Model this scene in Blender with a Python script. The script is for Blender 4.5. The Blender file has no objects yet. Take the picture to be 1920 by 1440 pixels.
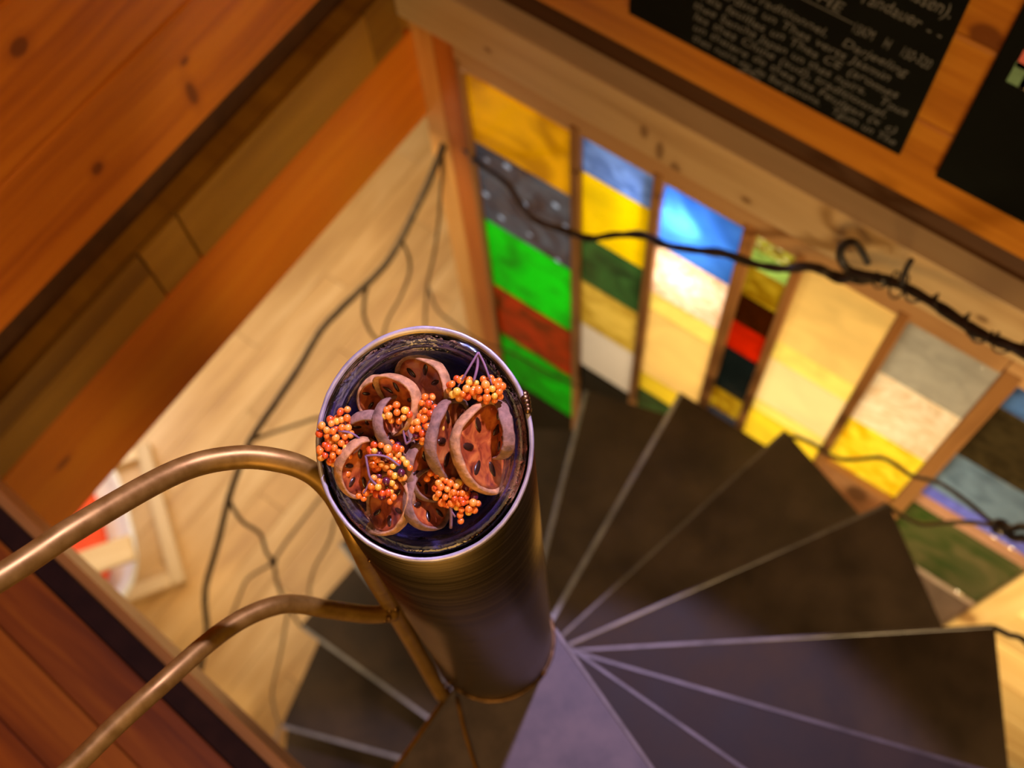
import bpy, bmesh, math, random
from mathutils import Vector, Matrix, noise
random.seed(7)
scene = bpy.context.scene
COL = scene.collection

# ------------------------------------------------------------------ camera
RM = Matrix(((0.80911, -0.52449, 0.26504), (0.5855, 0.75806, -0.28728), (-0.05024, 0.38762, 0.92045)))
FPX = 2161.71
CT = Vector((0.2844, -0.1930, 1.7618))
cam_data = bpy.data.cameras.new('camera')
cam = bpy.data.objects.new('camera', cam_data)
COL.objects.link(cam)
m4 = RM.to_4x4(); m4.translation = CT
cam.matrix_world = m4
cam_data.sensor_fit = 'HORIZONTAL'; cam_data.sensor_width = 36.0
cam_data.lens = FPX * 36.0 / 1920.0
cam_data.clip_start = 0.02; cam_data.clip_end = 60
cam_data.dof.use_dof = True
cam_data.dof.focus_distance = 0.965
cam_data.dof.aperture_fstop = 4.2
scene.camera = cam

# ------------------------------------------------------------------ world, lights, exposure
world = bpy.data.worlds.new('world'); scene.world = world
world.use_nodes = True
bg = world.node_tree.nodes['Background']
bg.inputs[0].default_value = (1.0, 0.55, 0.20, 1); bg.inputs[1].default_value = 0.035

def light(name, kind, loc, color, energy, target=None, size=None, size_y=None, spot=None, blend=0.2, radius=None):
    d = bpy.data.lights.new(name, kind); d.color = color; d.energy = energy
    o = bpy.data.objects.new(name, d); COL.objects.link(o); o.location = loc
    if target is not None:
        o.rotation_euler = (Vector(target) - Vector(loc)).to_track_quat('-Z', 'Y').to_euler()
    if kind == 'AREA':
        d.size = size
        if size_y: d.shape = 'RECTANGLE'; d.size_y = size_y
    if kind == 'SPOT':
        d.spot_size = math.radians(spot); d.spot_blend = blend
    if radius is not None: d.shadow_soft_size = radius
    return o
# cool lamp above the stained glass wall, aimed down at the column
light('cool_spot', 'SPOT', (-0.12, 0.98, 2.25), (0.72, 0.58, 1.0), 265, target=(0.22, -0.60, 0.0), spot=51, blend=0.12, radius=0.03)
# warm lamp of the upper room
light('warm_room', 'AREA', (1.5, -2.2, 1.4), (1.0, 0.56, 0.15), 46, target=(-0.4, 0.9, 0.0), size=1.2)
light('warm_upper', 'AREA', (0.9, -0.9, 3.0), (1.0, 0.62, 0.27), 20, target=(-0.3, 0.5, 0.0), size=1.8)
# lamps of the lower room, plus an added fill
light('lower_room', 'AREA', (-2.3, 0.9, -0.80), (1.0, 0.76, 0.44), 43, target=(-2.2, 0.8, -3.0), size=1.8, size_y=2.4)
light('lower_fill', 'AREA', (-3.3, 0.0, -1.7), (1.0, 0.95, 0.95), 14, target=(-1.9, 0.0, -2.7), size=1.0)  # unseen cool fill, added to brighten the chair and the floor there
light('lower_stair', 'AREA', (1.5, -0.2, -0.55), (1.0, 0.74, 0.36), 55, target=(1.1, 1.05, -1.8), size=0.4)
# lamps of the room behind the stained glass
light('glass_warm', 'AREA', (0.16, 1.75, -1.0), (1.0, 0.80, 0.52), 9, target=(0.16, 1.05, -0.9), size=0.7, size_y=0.9)
light('glass_side', 'AREA', (-0.9, 2.3, -1.0), (1.0, 0.84, 0.62), 9, target=(-0.7, 1.05, -1.0), size=0.5, size_y=1.4)
light('glass_cool', 'POINT', (-0.295, 1.105, -0.50), (0.80, 0.90, 1.0), 2.3, radius=0.02)
light('glass_white', 'POINT', (-0.27, 1.13, -0.74), (1.0, 0.86, 0.66), 0.9, radius=0.02)
vs = scene.view_settings
vs.view_transform = 'Standard'; vs.look = 'None'; vs.gamma = 1.0; vs.use_curve_mapping = False
vs.exposure = 0.0

# ------------------------------------------------------------------ helpers
def ray(x, y): return RM @ Vector(((x - 960) / FPX, -(y - 720) / FPX, -1.0))
def un(x, y, ax, v):
    d = ray(x, y); return CT + d * ((v - CT[ax]) / d[ax])
def dep(x, y, d): return CT + ray(x, y) * d
def cyl(x, y, r):
    d = ray(x, y); a = d.x**2 + d.y**2; b = 2*(CT.x*d.x + CT.y*d.y); c = CT.x**2 + CT.y**2 - r*r
    return CT + d * ((-b + math.sqrt(max(0, b*b - 4*a*c))) / (2*a))

def mat(name):
    m = bpy.data.materials.new(name); m.use_nodes = True
    nt = m.node_tree; nt.nodes.clear()
    out = nt.nodes.new('ShaderNodeOutputMaterial')
    return m, nt, out
def N(nt, t, **kw):
    n = nt.nodes.new(t)
    for k, v in kw.items():
        if k.startswith('i_'): n.inputs[int(k[2:])].default_value = v
        else: setattr(n, k, v)
    return n
def L(nt, a, b): nt.links.new(a, b)
def rgba(c): return (c[0], c[1], c[2], 1.0)
def bsdf(nt, out, rough=0.5, metal=0.0, color=None):
    p = nt.nodes.new('ShaderNodeBsdfPrincipled')
    p.inputs['Roughness'].default_value = rough; p.inputs['Metallic'].default_value = metal
    if color: p.inputs['Base Color'].default_value = rgba(color)
    L(nt, p.outputs[0], out.inputs[0]); return p
def ramp(nt, src, stops):
    r = nt.nodes.new('ShaderNodeValToRGB'); e = r.color_ramp.elements
    while len(e) < len(stops): e.new(0.5)
    for q, (p, c) in zip(e, stops): q.position = p; q.color = rgba(c)
    L(nt, src, r.inputs[0]); return r
def mixc(nt, fac, a, b, blend='MIX'):
    n = nt.nodes.new('ShaderNodeMix'); n.data_type = 'RGBA'; n.blend_type = blend
    for s, i in ((fac, 0), (a, 6), (b, 7)):
        if hasattr(s, 'default_value'): L(nt, s, n.inputs[i])
        else: n.inputs[i].default_value = s if i == 0 else rgba(s)
    return n.outputs[2]
def math_n(nt, op, a, b=0.0, c=0.0):
    n = nt.nodes.new('ShaderNodeMath'); n.operation = op
    for i, s in enumerate((a, b, c)):
        if hasattr(s, 'default_value'): L(nt, s, n.inputs[i])
        else: n.inputs[i].default_value = s
    return n.outputs[0]

def wood(name, dark, mid, lite, rough=0.45, gx=1.1, gy=26.0, knots=(), rnd=0.0, broad=0.5, tone=0.18, bump=0.12):
    """grain runs along the local X axis; knots = (x, y, radius_x, radius_y) in local metres"""
    m, nt, out = mat(name)
    p = bsdf(nt, out, rough)
    tc = N(nt, 'ShaderNodeTexCoord'); oi = N(nt, 'ShaderNodeObjectInfo')
    off = N(nt, 'ShaderNodeVectorMath', operation='SCALE'); off.inputs[0].default_value = (13.1, 7.7, 5.3)
    L(nt, oi.outputs['Random'], off.inputs['Scale'])
    add = N(nt, 'ShaderNodeVectorMath', operation='ADD')
    L(nt, tc.outputs['Object'], add.inputs[0]); L(nt, off.outputs[0], add.inputs[1])
    vec = add.outputs[0]
    w = N(nt, 'ShaderNodeTexNoise'); w.inputs['Scale'].default_value = 2.2; w.inputs['Detail'].default_value = 2
    L(nt, vec, w.inputs['Vector'])
    ws = N(nt, 'ShaderNodeVectorMath', operation='SCALE'); ws.inputs['Scale'].default_value = 0.05
    L(nt, w.outputs['Color'], ws.inputs[0])
    a2 = N(nt, 'ShaderNodeVectorMath', operation='ADD'); L(nt, vec, a2.inputs[0]); L(nt, ws.outputs[0], a2.inputs[1])
    mp = N(nt, 'ShaderNodeMapping'); mp.inputs['Scale'].default_value = (gx, gy, gy); L(nt, a2.outputs[0], mp.inputs[0])
    n1 = N(nt, 'ShaderNodeTexNoise'); n1.inputs['Scale'].default_value = 1.6; n1.inputs['Detail'].default_value = 6; n1.inputs['Roughness'].default_value = 0.62
    L(nt, mp.outputs[0], n1.inputs['Vector'])
    mp2 = N(nt, 'ShaderNodeMapping'); mp2.inputs['Scale'].default_value = (gx*0.5, gy*0.35, gy*0.35); L(nt, a2.outputs[0], mp2.inputs[0])
    n2 = N(nt, 'ShaderNodeTexNoise'); n2.inputs['Scale'].default_value = 1.3; n2.inputs['Detail'].default_value = 2
    L(nt, mp2.outputs[0], n2.inputs['Vector'])
    f = math_n(nt, 'ADD', math_n(nt, 'MULTIPLY', n1.outputs[0], 1-broad), math_n(nt, 'MULTIPLY', n2.outputs[0], broad))
    r = ramp(nt, f, [(0.30, dark), (0.50, mid), (0.68, lite)])
    c = r.outputs[0]
    # board to board tone
    t = math_n(nt, 'MULTIPLY_ADD', oi.outputs['Random'], 2*tone, 1-tone)
    hsv = N(nt, 'ShaderNodeHueSaturation'); L(nt, c, hsv.inputs['Color']); L(nt, t, hsv.inputs['Value'])
    c = hsv.outputs[0]
    for (kx, ky, rx, ry) in knots:
        sb = N(nt, 'ShaderNodeVectorMath', operation='SUBTRACT'); L(nt, tc.outputs['Object'], sb.inputs[0]); sb.inputs[1].default_value = (kx, ky, 0)
        ml = N(nt, 'ShaderNodeVectorMath', operation='MULTIPLY'); L(nt, sb.outputs[0], ml.inputs[0]); ml.inputs[1].default_value = (1/rx, 1/ry, 0)
        ln = N(nt, 'ShaderNodeVectorMath', operation='LENGTH'); L(nt, ml.outputs[0], ln.inputs[0])
        dd = math_n(nt, 'ADD', ln.outputs['Value'], math_n(nt, 'MULTIPLY', n1.outputs[0], 0.5))
        kr = ramp(nt, dd, [(0.0, (0.10, 0.032, 0.008)), (0.5, (0.05, 0.014, 0.003)), (1.0, (0.05, 0.014, 0.003))])
        mr = N(nt, 'ShaderNodeMapRange'); L(nt, dd, mr.inputs[0]); mr.inputs[1].default_value = 1.05; mr.inputs[2].default_value = 1.45; mr.inputs[3].default_value = 0.9; mr.inputs[4].default_value = 0.0
        c = mixc(nt, mr.outputs[0], c, kr.outputs[0])
        mr2 = N(nt, 'ShaderNodeMapRange'); L(nt, dd, mr2.inputs[0]); mr2.inputs[1].default_value = 1.3; mr2.inputs[2].default_value = 2.6; mr2.inputs[3].default_value = 0.45; mr2.inputs[4].default_value = 0.0
        c = mixc(nt, mr2.outputs[0], c, dark)
    L(nt, c, p.inputs['Base Color'])
    b = N(nt, 'ShaderNodeBump'); b.inputs['Strength'].default_value = bump; b.inputs['Distance'].default_value = 0.002
    L(nt, n1.outputs[0], b.inputs['Height']); L(nt, b.outputs[0], p.inputs['Normal'])
    return m

def metal(name, c1, c2, rough=0.35, metallic=1.0, scale=9.0, stretch=(1, 1, 1), bump=0.1, r2=None, spec=0.5):
    m, nt, out = mat(name); p = bsdf(nt, out, rough, metallic)
    tc = N(nt, 'ShaderNodeTexCoord'); mp = N(nt, 'ShaderNodeMapping'); mp.inputs['Scale'].default_value = stretch
    L(nt, tc.outputs['Object'], mp.inputs[0])
    n = N(nt, 'ShaderNodeTexNoise'); n.inputs['Scale'].default_value = scale; n.inputs['Detail'].default_value = 7; n.inputs['Roughness'].default_value = 0.6
    L(nt, mp.outputs[0], n.inputs['Vector'])
    r = ramp(nt, n.outputs[0], [(0.35, c1), (0.65, c2)]); L(nt, r.outputs[0], p.inputs['Base Color'])
    if r2 is not None:
        q = N(nt, 'ShaderNodeMapRange'); L(nt, n.outputs[0], q.inputs[0]); q.inputs[1].default_value = 0.3; q.inputs[2].default_value = 0.7
        q.inputs[3].default_value = rough; q.inputs[4].default_value = r2; L(nt, q.outputs[0], p.inputs['Roughness'])
    b = N(nt, 'ShaderNodeBump'); b.inputs['Strength'].default_value = bump; b.inputs['Distance'].default_value = 0.001
    L(nt, n.outputs[0], b.inputs['Height']); L(nt, b.outputs[0], p.inputs['Normal'])
    p.inputs['Specular IOR Level'].default_value = spec
    return m

def plain(name, c, rough=0.6, var=0.15, scale=30.0, metallic=0.0, bump=0.0, sss=0.0, coat=0.0):
    m, nt, out = mat(name); p = bsdf(nt, out, rough, metallic)
    tc = N(nt, 'ShaderNodeTexCoord'); n = N(nt, 'ShaderNodeTexNoise'); n.inputs['Scale'].default_value = scale; n.inputs['Detail'].default_value = 4
    L(nt, tc.outputs['Object'], n.inputs['Vector'])
    r = ramp(nt, n.outputs[0], [(0.3, [v*(1-var) for v in c]), (0.7, [min(1, v*(1+var)) for v in c])]); L(nt, r.outputs[0], p.inputs['Base Color'])
    if bump:
        b = N(nt, 'ShaderNodeBump'); b.inputs['Strength'].default_value = bump; b.inputs['Distance'].default_value = 0.002
        L(nt, n.outputs[0], b.inputs['Height']); L(nt, b.outputs[0], p.inputs['Normal'])
    if coat: p.inputs['Coat Weight'].default_value = coat; p.inputs['Coat Roughness'].default_value = 0.12
    if sss: p.inputs['Subsurface Weight'].default_value = sss; p.inputs['Subsurface Radius'].default_value = (0.004, 0.002, 0.001); p.inputs['Subsurface Scale'].default_value = 0.6
    return m

def link(name, me, m=None, parent=None, loc=None, rot=None):
    o = bpy.data.objects.new(name, me); COL.objects.link(o)
    if m is not None and me is not None and not me.materials: me.materials.append(m)
    if parent is not None: o.parent = parent
    if loc is not None: o.location = loc
    if rot is not None: o.rotation_euler = rot
    return o
def tag(o, label=None, cat=None, group=None, kind=None):
    if label: o['label'] = label
    if cat: o['category'] = cat
    if group: o['group'] = group
    if kind: o['kind'] = kind
    return o
def smooth(me):
    for p in me.polygons: p.use_smooth = True
    return me
def bm_mesh(bm, name):
    me = bpy.data.meshes.new(name); bm.normal_update(); bm.to_mesh(me); bm.free(); return me
def box_me(name, lx, ly, lz, bev=0.002):
    bm = bmesh.new(); bmesh.ops.create_cube(bm, size=1.0)
    for v in bm.verts: v.co = Vector((v.co.x*lx, v.co.y*ly, v.co.z*lz))
    if bev: bmesh.ops.bevel(bm, geom=bm.edges[:], offset=min(bev, 0.3*min(lx, ly, lz)), segments=1, affect='EDGES', profile=0.5)
    return bm_mesh(bm, name)
def frame(xa, za):
    """rotation with local X -> xa, local Z -> za"""
    x = Vector(xa).normalized(); z = Vector(za).normalized(); y = z.cross(x)
    return Matrix((x, y, z)).transposed().to_euler()
F_LEFT = frame((0, 1, 0), (1, 0, 0)); F_RIGHT = frame((1, 0, 0), (0, -1, 0))
F_FLOORY = frame((0, 1, 0), (0, 0, 1)); F_FLOORX = frame((1, 0, 0), (0, 0, 1))
F_UPR = frame((0, 0, 1), (0, -1, 0)); F_UPL = frame((0, 0, 1), (1, 0, 0))
def catmull(pts, n=8):
    pts = [Vector(p) for p in pts]; P = [2*pts[0]-pts[1]] + pts + [2*pts[-1]-pts[-2]]; out = []
    for i in range(1, len(P)-2):
        a, b, c, d = P[i-1:i+3]
        for k in range(n):
            t = k/n
            out.append(0.5*((2*b) + (c-a)*t + (2*a-5*b+4*c-d)*t*t + (3*b-a-3*c+d)*t**3))
    out.append(pts[-1]); return out
def tube_bm(bm, pts, rad, seg=10, lump=0.0, seed=0.0):
    n = len(pts); rings = []; t0 = None; nrm = None
    for i, p in enumerate(pts):
        t = (pts[min(i+1, n-1)] - pts[max(i-1, 0)]).normalized()
        if nrm is None:
            nrm = t.orthogonal().normalized()
        else:
            nrm = (nrm - t*nrm.dot(t)).normalized()
        b = t.cross(nrm); r = rad[i] if isinstance(rad, (list, tuple)) else rad
        ring = []
        for k in range(seg):
            a = 2*math.pi*k/seg; rr = r
            if lump: rr *= 1 + lump*noise.noise(Vector((p.x*60+seed, p.y*60, p.z*60 + 3*math.cos(a))))
            ring.append(bm.verts.new(p + (nrm*math.cos(a) + b*math.sin(a))*rr))
        rings.append(ring)
    for i in range(n-1):
        for k in range(seg):
            bm.faces.new((rings[i][k], rings[i][(k+1) % seg], rings[i+1][(k+1) % seg], rings[i+1][k]))
    bm.faces.new(rings[0][::-1]); bm.faces.new(rings[-1])
def tube(name, pts, rad, m, parent=None, n=8, seg=10, lump=0.0, taper=None, seed=0.0):
    q = catmull(pts, n) if n > 1 else [Vector(p) for p in pts]
    if taper: rad = [taper[0] + (taper[1]-taper[0])*i/(len(q)-1) for i in range(len(q))]
    bm = bmesh.new(); tube_bm(bm, q, rad, seg, lump, seed)
    return link(name, smooth(bm_mesh(bm, name)), m, parent)
def prism(name, poly, z0, z1, m, parent=None, bev=0.0):
    bm = bmesh.new(); lo = [bm.verts.new((p[0], p[1], z0)) for p in poly]; hi = [bm.verts.new((p[0], p[1], z1)) for p in poly]
    bm.faces.new(lo[::-1]); bm.faces.new(hi)
    for i in range(len(poly)): j = (i+1) % len(poly); bm.faces.new((lo[i], lo[j], hi[j], hi[i]))
    bmesh.ops.recalc_face_normals(bm, faces=bm.faces[:])
    if bev: bmesh.ops.bevel(bm, geom=bm.edges[:], offset=bev, segments=1, affect='EDGES')
    return link(name, bm_mesh(bm, name), m, parent)

# ------------------------------------------------------------------ materials
W_UP = wood('orange_pine', (0.32, 0.060, 0.003), (0.58, 0.165, 0.006), (0.70, 0.235, 0.012), gy=30, rough=0.42)
def w_up(name, knots): return wood(name, (0.32, 0.060, 0.003), (0.58, 0.165, 0.006), (0.70, 0.235, 0.012), gy=30, rough=0.42, knots=knots, tone=0.05)
W_FASCIA = wood('orange_fascia', (0.50, 0.115, 0.004), (0.68, 0.19, 0.006), (0.76, 0.25, 0.01), gy=12, rough=0.45, knots=((-0.55, 0.05, 0.03, 0.01), (0.05, -0.06, 0.025, 0.012), (0.32, 0.03, 0.02, 0.01)))
W_BEAM = wood('beam_pine', (0.46, 0.29, 0.15), (0.62, 0.44, 0.25), (0.70, 0.54, 0.34), gy=14, rough=0.4, knots=((-1.045, -0.003, 0.010, 0.020), (-1.005, -0.035, 0.010, 0.030), (-0.965, -0.070, 0.012, 0.024), (-1.44, -0.02, 0.010, 0.008), (-0.80, -0.04, 0.012, 0.010), (-0.30, 0.0, 0.012, 0.010)))
W_BEAM2 = wood('head_pine', (0.28, 0.14, 0.06), (0.40, 0.22, 0.10), (0.48, 0.30, 0.15), gy=14, rough=0.45)
W_BLOCK = wood('strip_pine', (0.19, 0.075, 0.006), (0.28, 0.13, 0.011), (0.36, 0.175, 0.018), gy=14, rough=0.5, tone=0.25)
W_MULL = wood('mullion_pine', (0.24, 0.10, 0.03), (0.33, 0.15, 0.05), (0.40, 0.20, 0.07), gy=30, rough=0.45)
W_POST = wood('post_pine', (0.44, 0.17, 0.035), (0.66, 0.33, 0.09), (0.76, 0.42, 0.14), gy=16, rough=0.45)
W_POST2 = wood('post_orange', (0.42, 0.10, 0.012), (0.55, 0.16, 0.02), (0.64, 0.22, 0.03), gy=16, rough=0.45, tone=0.05)
W_FLOOR = wood('oak_floor', (0.36, 0.18, 0.06), (0.62, 0.38, 0.155), (0.80, 0.56, 0.29), gy=12, gx=1.6, rough=0.33, tone=0.09, broad=0.6)
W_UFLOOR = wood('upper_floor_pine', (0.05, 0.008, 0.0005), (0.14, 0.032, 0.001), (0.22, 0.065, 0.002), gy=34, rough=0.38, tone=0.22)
W_LIP = wood('lip_pine', (0.16, 0.06, 0.010), (0.26, 0.11, 0.02), (0.34, 0.16, 0.035), gy=16, rough=0.3)
W_PALE = wood('pale_pine', (0.52, 0.28, 0.09), (0.76, 0.55, 0.25), (0.84, 0.66, 0.36), gy=14, rough=0.5, knots=((0.0, 0.03, 0.05, 0.03),))
W_DARK = wood('dark_shade_wood', (0.05, 0.018, 0.005), (0.08, 0.03, 0.008), (0.12, 0.045, 0.012), gy=14, rough=0.7)  # dark backing wood, also carries the shade of the recesses in its colour
W_RUST = wood('lower_panel_wood', (0.07, 0.018, 0.006), (0.26, 0.10, 0.04), (0.62, 0.34, 0.18), gy=9, gx=5, rough=0.5, knots=((0.02, 0.26, 0.03, 0.05),))
W_CHAIR = wood('birch_frame', (0.66, 0.47, 0.26), (0.78, 0.58, 0.35), (0.86, 0.68, 0.45), gy=16, rough=0.45)
M_EDGE = plain('dark_edge_strip', (0.012, 0.004, 0.0015), 0.8, 0.25)
M_STEEL = metal('brushed_steel', (0.12, 0.088, 0.046), (0.19, 0.14, 0.08), rough=0.30, scale=5, stretch=(1.0, 1.0, 26.0), bump=0.05, r2=0.40)
M_RIM = metal('polished_rim', (0.36, 0.33, 0.40), (0.54, 0.50, 0.58), metallic=0.5, rough=0.42, scale=60, bump=0.35)
M_LAND = metal('landing_steel', (0.056, 0.044, 0.054), (0.110, 0.088, 0.100), rough=0.50, metallic=0.2, scale=16, bump=0.06, r2=0.62)
M_TREAD = metal('blackened_steel', (0.020, 0.0115, 0.006), (0.048, 0.029, 0.017), rough=0.52, metallic=0.1, spec=0.3, scale=7, bump=0.06, r2=0.66)
M_NOSE = metal('worn_steel_edge', (0.060, 0.048, 0.042), (0.12, 0.10, 0.095), rough=0.42, scale=14, metallic=0.4)
M_NOSE_LIT = metal('lit_steel_edge', (0.16, 0.16, 0.18), (0.28, 0.28, 0.31), rough=0.40, scale=14, metallic=0.5)  # paler copy for the lower nosings, reflected light put into the colour
M_TUBE = metal('bronze_tube', (0.20, 0.105, 0.016), (0.28, 0.16, 0.032), rough=0.38, metallic=0.55, scale=60, bump=0.06, r2=0.48)
M_WELD = metal('weld_metal', (0.10, 0.055, 0.025), (0.20, 0.115, 0.05), rough=0.35, scale=160, bump=0.6)
M_IRON = metal('black_iron', (0.020, 0.016, 0.018), (0.060, 0.048, 0.046), rough=0.45, metallic=0.6, scale=40, bump=0.4)
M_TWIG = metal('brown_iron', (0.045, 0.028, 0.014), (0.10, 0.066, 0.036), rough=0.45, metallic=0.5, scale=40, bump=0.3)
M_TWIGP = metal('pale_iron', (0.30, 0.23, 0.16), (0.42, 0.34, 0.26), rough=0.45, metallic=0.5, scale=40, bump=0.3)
M_BOARD = plain('chalkboard_black', (0.0022, 0.0030, 0.0022), 0.9, 0.4, 8)
M_EDGE.node_tree.nodes['Principled BSDF'].inputs['Specular IOR Level'].default_value = 0.1
M_BOARD.node_tree.nodes['Principled BSDF'].inputs['Specular IOR Level'].default_value = 0.12
M_CHALK = plain('chalk', (0.115, 0.12, 0.14), 0.9, 0.3, 200)
M_RED = plain('red_cushion', (0.85, 0.075, 0.012), 0.75, 0.12, 60)
M_WHITE = plain('white_shell', (0.88, 0.90, 0.97), 0.35, 0.03, 20)

# ------------------------------------------------------------------ setting
YW = 1.05; XL = -1.04; ZF = -2.95; RISE = 0.21055
# lower floor
fl = link('floor', box_me('floor', 4.9, 5.4, 0.06, 0), W_DARK, loc=(-1.05, 1.3, ZF-0.042))
tag(fl, 'light oak plank floor of the lower room, far below the stairs', 'floor', kind='structure')
pm = box_me('floor_plank', 1.2, 0.1485, 0.012, 0.0012); pm.materials.append(W_FLOOR)
i = 0; x = -3.4
while x < 1.3:
    off = (i*0.47) % 1.2
    for j in range(-1, 5):
        y = -1.2 + off + j*1.2025
        if -1.6 < y < 4.2:
            o = link('plank', pm, None, fl); o.location = Vector((x, y, ZF-0.006)) - fl.location; o.rotation_euler = F_FLOORY
    i += 1; x += 0.15

# left wall: backing, upper boards, ledge strip of short blocks, orange fascia
wl = link('wall_left', box_me('wall_left', 0.06, 4.4, 2.3, 0), W_DARK, loc=(-1.135, -0.40, 0.47))
tag(wl, 'orange pine board wall on the left above the stairwell', 'wall', kind='structure')
def wplank(parent, cx, cy, cz, length, width, thick, rot, m, name='plank', bev=0.003):
    o = link(name, box_me(name, length, width, thick, bev), m, parent)
    o.location = Vector((cx, cy, cz)) - (parent.location if parent else Vector((0, 0, 0))); o.rotation_euler = rot
    return o
def lwp(px, py): q = un(px, py, 0, XL); return q.y, q.z
z = -0.045; k = 0
KL = {0: [(360, 175, .010, .030), (346, 115, .010, .008), (183, 316, .012, .012)], 1: [(36, 89, .016, .016)]}
for wdt in (0.262, 0.262, 0.262, 0.262, 0.262, 0.262):
    cy = -0.45; cz = z + wdt/2
    kn = []
    for (px, py, rx, ry) in KL.get(k, []):
        yy, zz = lwp(px, py); kn.append((yy-cy, zz-cz, rx, ry))
    wplank(wl, XL-0.0125, cy, cz, 3.2, wdt-0.003, 0.025, F_LEFT, w_up('orange_pine_knots_%d' % k, kn) if kn else W_UP, bev=0.005)
    z += wdt; k += 1
t4 = link('trim_1', box_me('trim_1', 0.055, 3.2, 0.17, 0.002), W_BLOCK, loc=(XL-0.0385, -0.45, -0.2755))
tag(t4, 'dark olive ledge beam below the left board wall', 'beam', kind='structure')
def block(y0, y1, z0, z1, proud=0.0):
    wplank(t4, XL-0.006+proud, (y0+y1)/2, (z0+z1)/2, (y1-y0)-0.003, (z1-z0)-0.003, 0.012, F_LEFT, W_BLOCK, 'block', 0.0015)
zt, zb = -0.187, -0.358
block(0.331, 0.93, zt, zb, 0.002); block(0.93, 1.03, zt, zb)
block(0.221, 0.327, -0.228, zb); block(0.221, 0.327, zt, -0.228, 0.001)
block(-0.40, 0.217, -0.262, zb, 0.001); block(-0.40, 0.217, zt, -0.260)
block(-1.2, -0.404, zt, zb)
fa = link('trim_2', box_me('trim_2', 3.10, 0.318, 0.034, 0.004), W_FASCIA, loc=(XL-0.012, -0.495, -0.519), rot=F_LEFT)
tag(fa, 'broad orange fascia board below the blocks, over the lower room', 'board', kind='structure')
ce = link('ceiling', box_me('ceiling', 2.9, 5.4, 0.05, 0), W_PALE, loc=(-2.51, 1.3, -0.45))
tag(ce, 'pale ceiling of the lower room behind the fascia', 'ceiling', kind='structure')

# right wall: upper boards with chalkboards
wr = link('wall_right', box_me('wall_right', 3.6, 0.05, 2.5, 0), W_DARK, loc=(0.66, 1.125, 1.10))
tag(wr, 'orange pine board wall with two chalkboards hung on it', 'wall', kind='structure')
def rwp(px, py): q = un(px, py, 1, YW); return q.x, q.z
z = -0.025; k = 0
kx, kz = rwp(1848, 72)
for wdt in (0.205, 0.205, 0.205, 0.205, 0.205, 0.205, 0.205, 0.205):
    cz = z + wdt/2; cx = 0.65
    kn = [(kx-cx, kz-cz, 0.026, 0.026)] if abs(kz-cz) < wdt/2 else []
    if k == 0:
        a, b = rwp(1850, 225); kn = [(a-cx, b-cz, 0.012, 0.008)]
    wplank(wr, cx, YW+0.0125, cz, 3.4, wdt-0.003, 0.025, F_RIGHT, wood('orange_pine_right_%d' % k, (0.26, 0.070, 0.004), (0.46, 0.165, 0.010), (0.56, 0.23, 0.02), gy=34, rough=0.42, knots=kn, tone=0.05), bev=0.005)
    z += wdt; k += 1
be = link('trim_3', box_me('trim_3', 3.4, 0.156, 0.085, 0.005), W_BEAM, loc=(0.66, 1.0625, -0.198), rot=F_RIGHT)
tag(be, 'knotty pine beam with a flat top above the stained glass', 'beam', kind='structure')

W_TOPLIT = wood('cool_lit_top_wood', (0.54, 0.40, 0.27), (0.70, 0.54, 0.39), (0.78, 0.64, 0.50), gy=14, rough=0.4)  # paler, greyer ledge top: cool lamp light put into the wood colour
_c = link('ledge_top_tint', box_me('ledge_top_tint', 3.4, 0.003, 0.084, 0.001), W_TOPLIT, be); _c.location = (0, 0.0797, 0)
sb_ = link('trim_9', box_me('trim_9', 3.4, 0.024, 0.088, 0.001), W_DARK, loc=(0.66, 1.0875, -0.0725))  # shade under the board wall, built as an added dark strip
tag(sb_, 'dark strip in the gap between the right board wall and the beam, shade put into its colour', 'board', kind='structure')
# corner posts
po = link('trim_4', box_me('trim_4', 2.672, 0.075, 0.10, 0.004), W_POST, loc=(-1.012, 1.105, -1.613), rot=F_UPR)
tag(po, 'pale corner post at the left end of the stained glass', 'post', kind='structure')
po2 = link('trim_5', box_me('trim_5', 2.672, 0.078, 0.10, 0.004), W_POST2, loc=(-0.935, 1.10, -1.613), rot=F_UPR)
tag(po2, 'orange post beside the first stained glass column', 'post', kind='structure')

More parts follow.
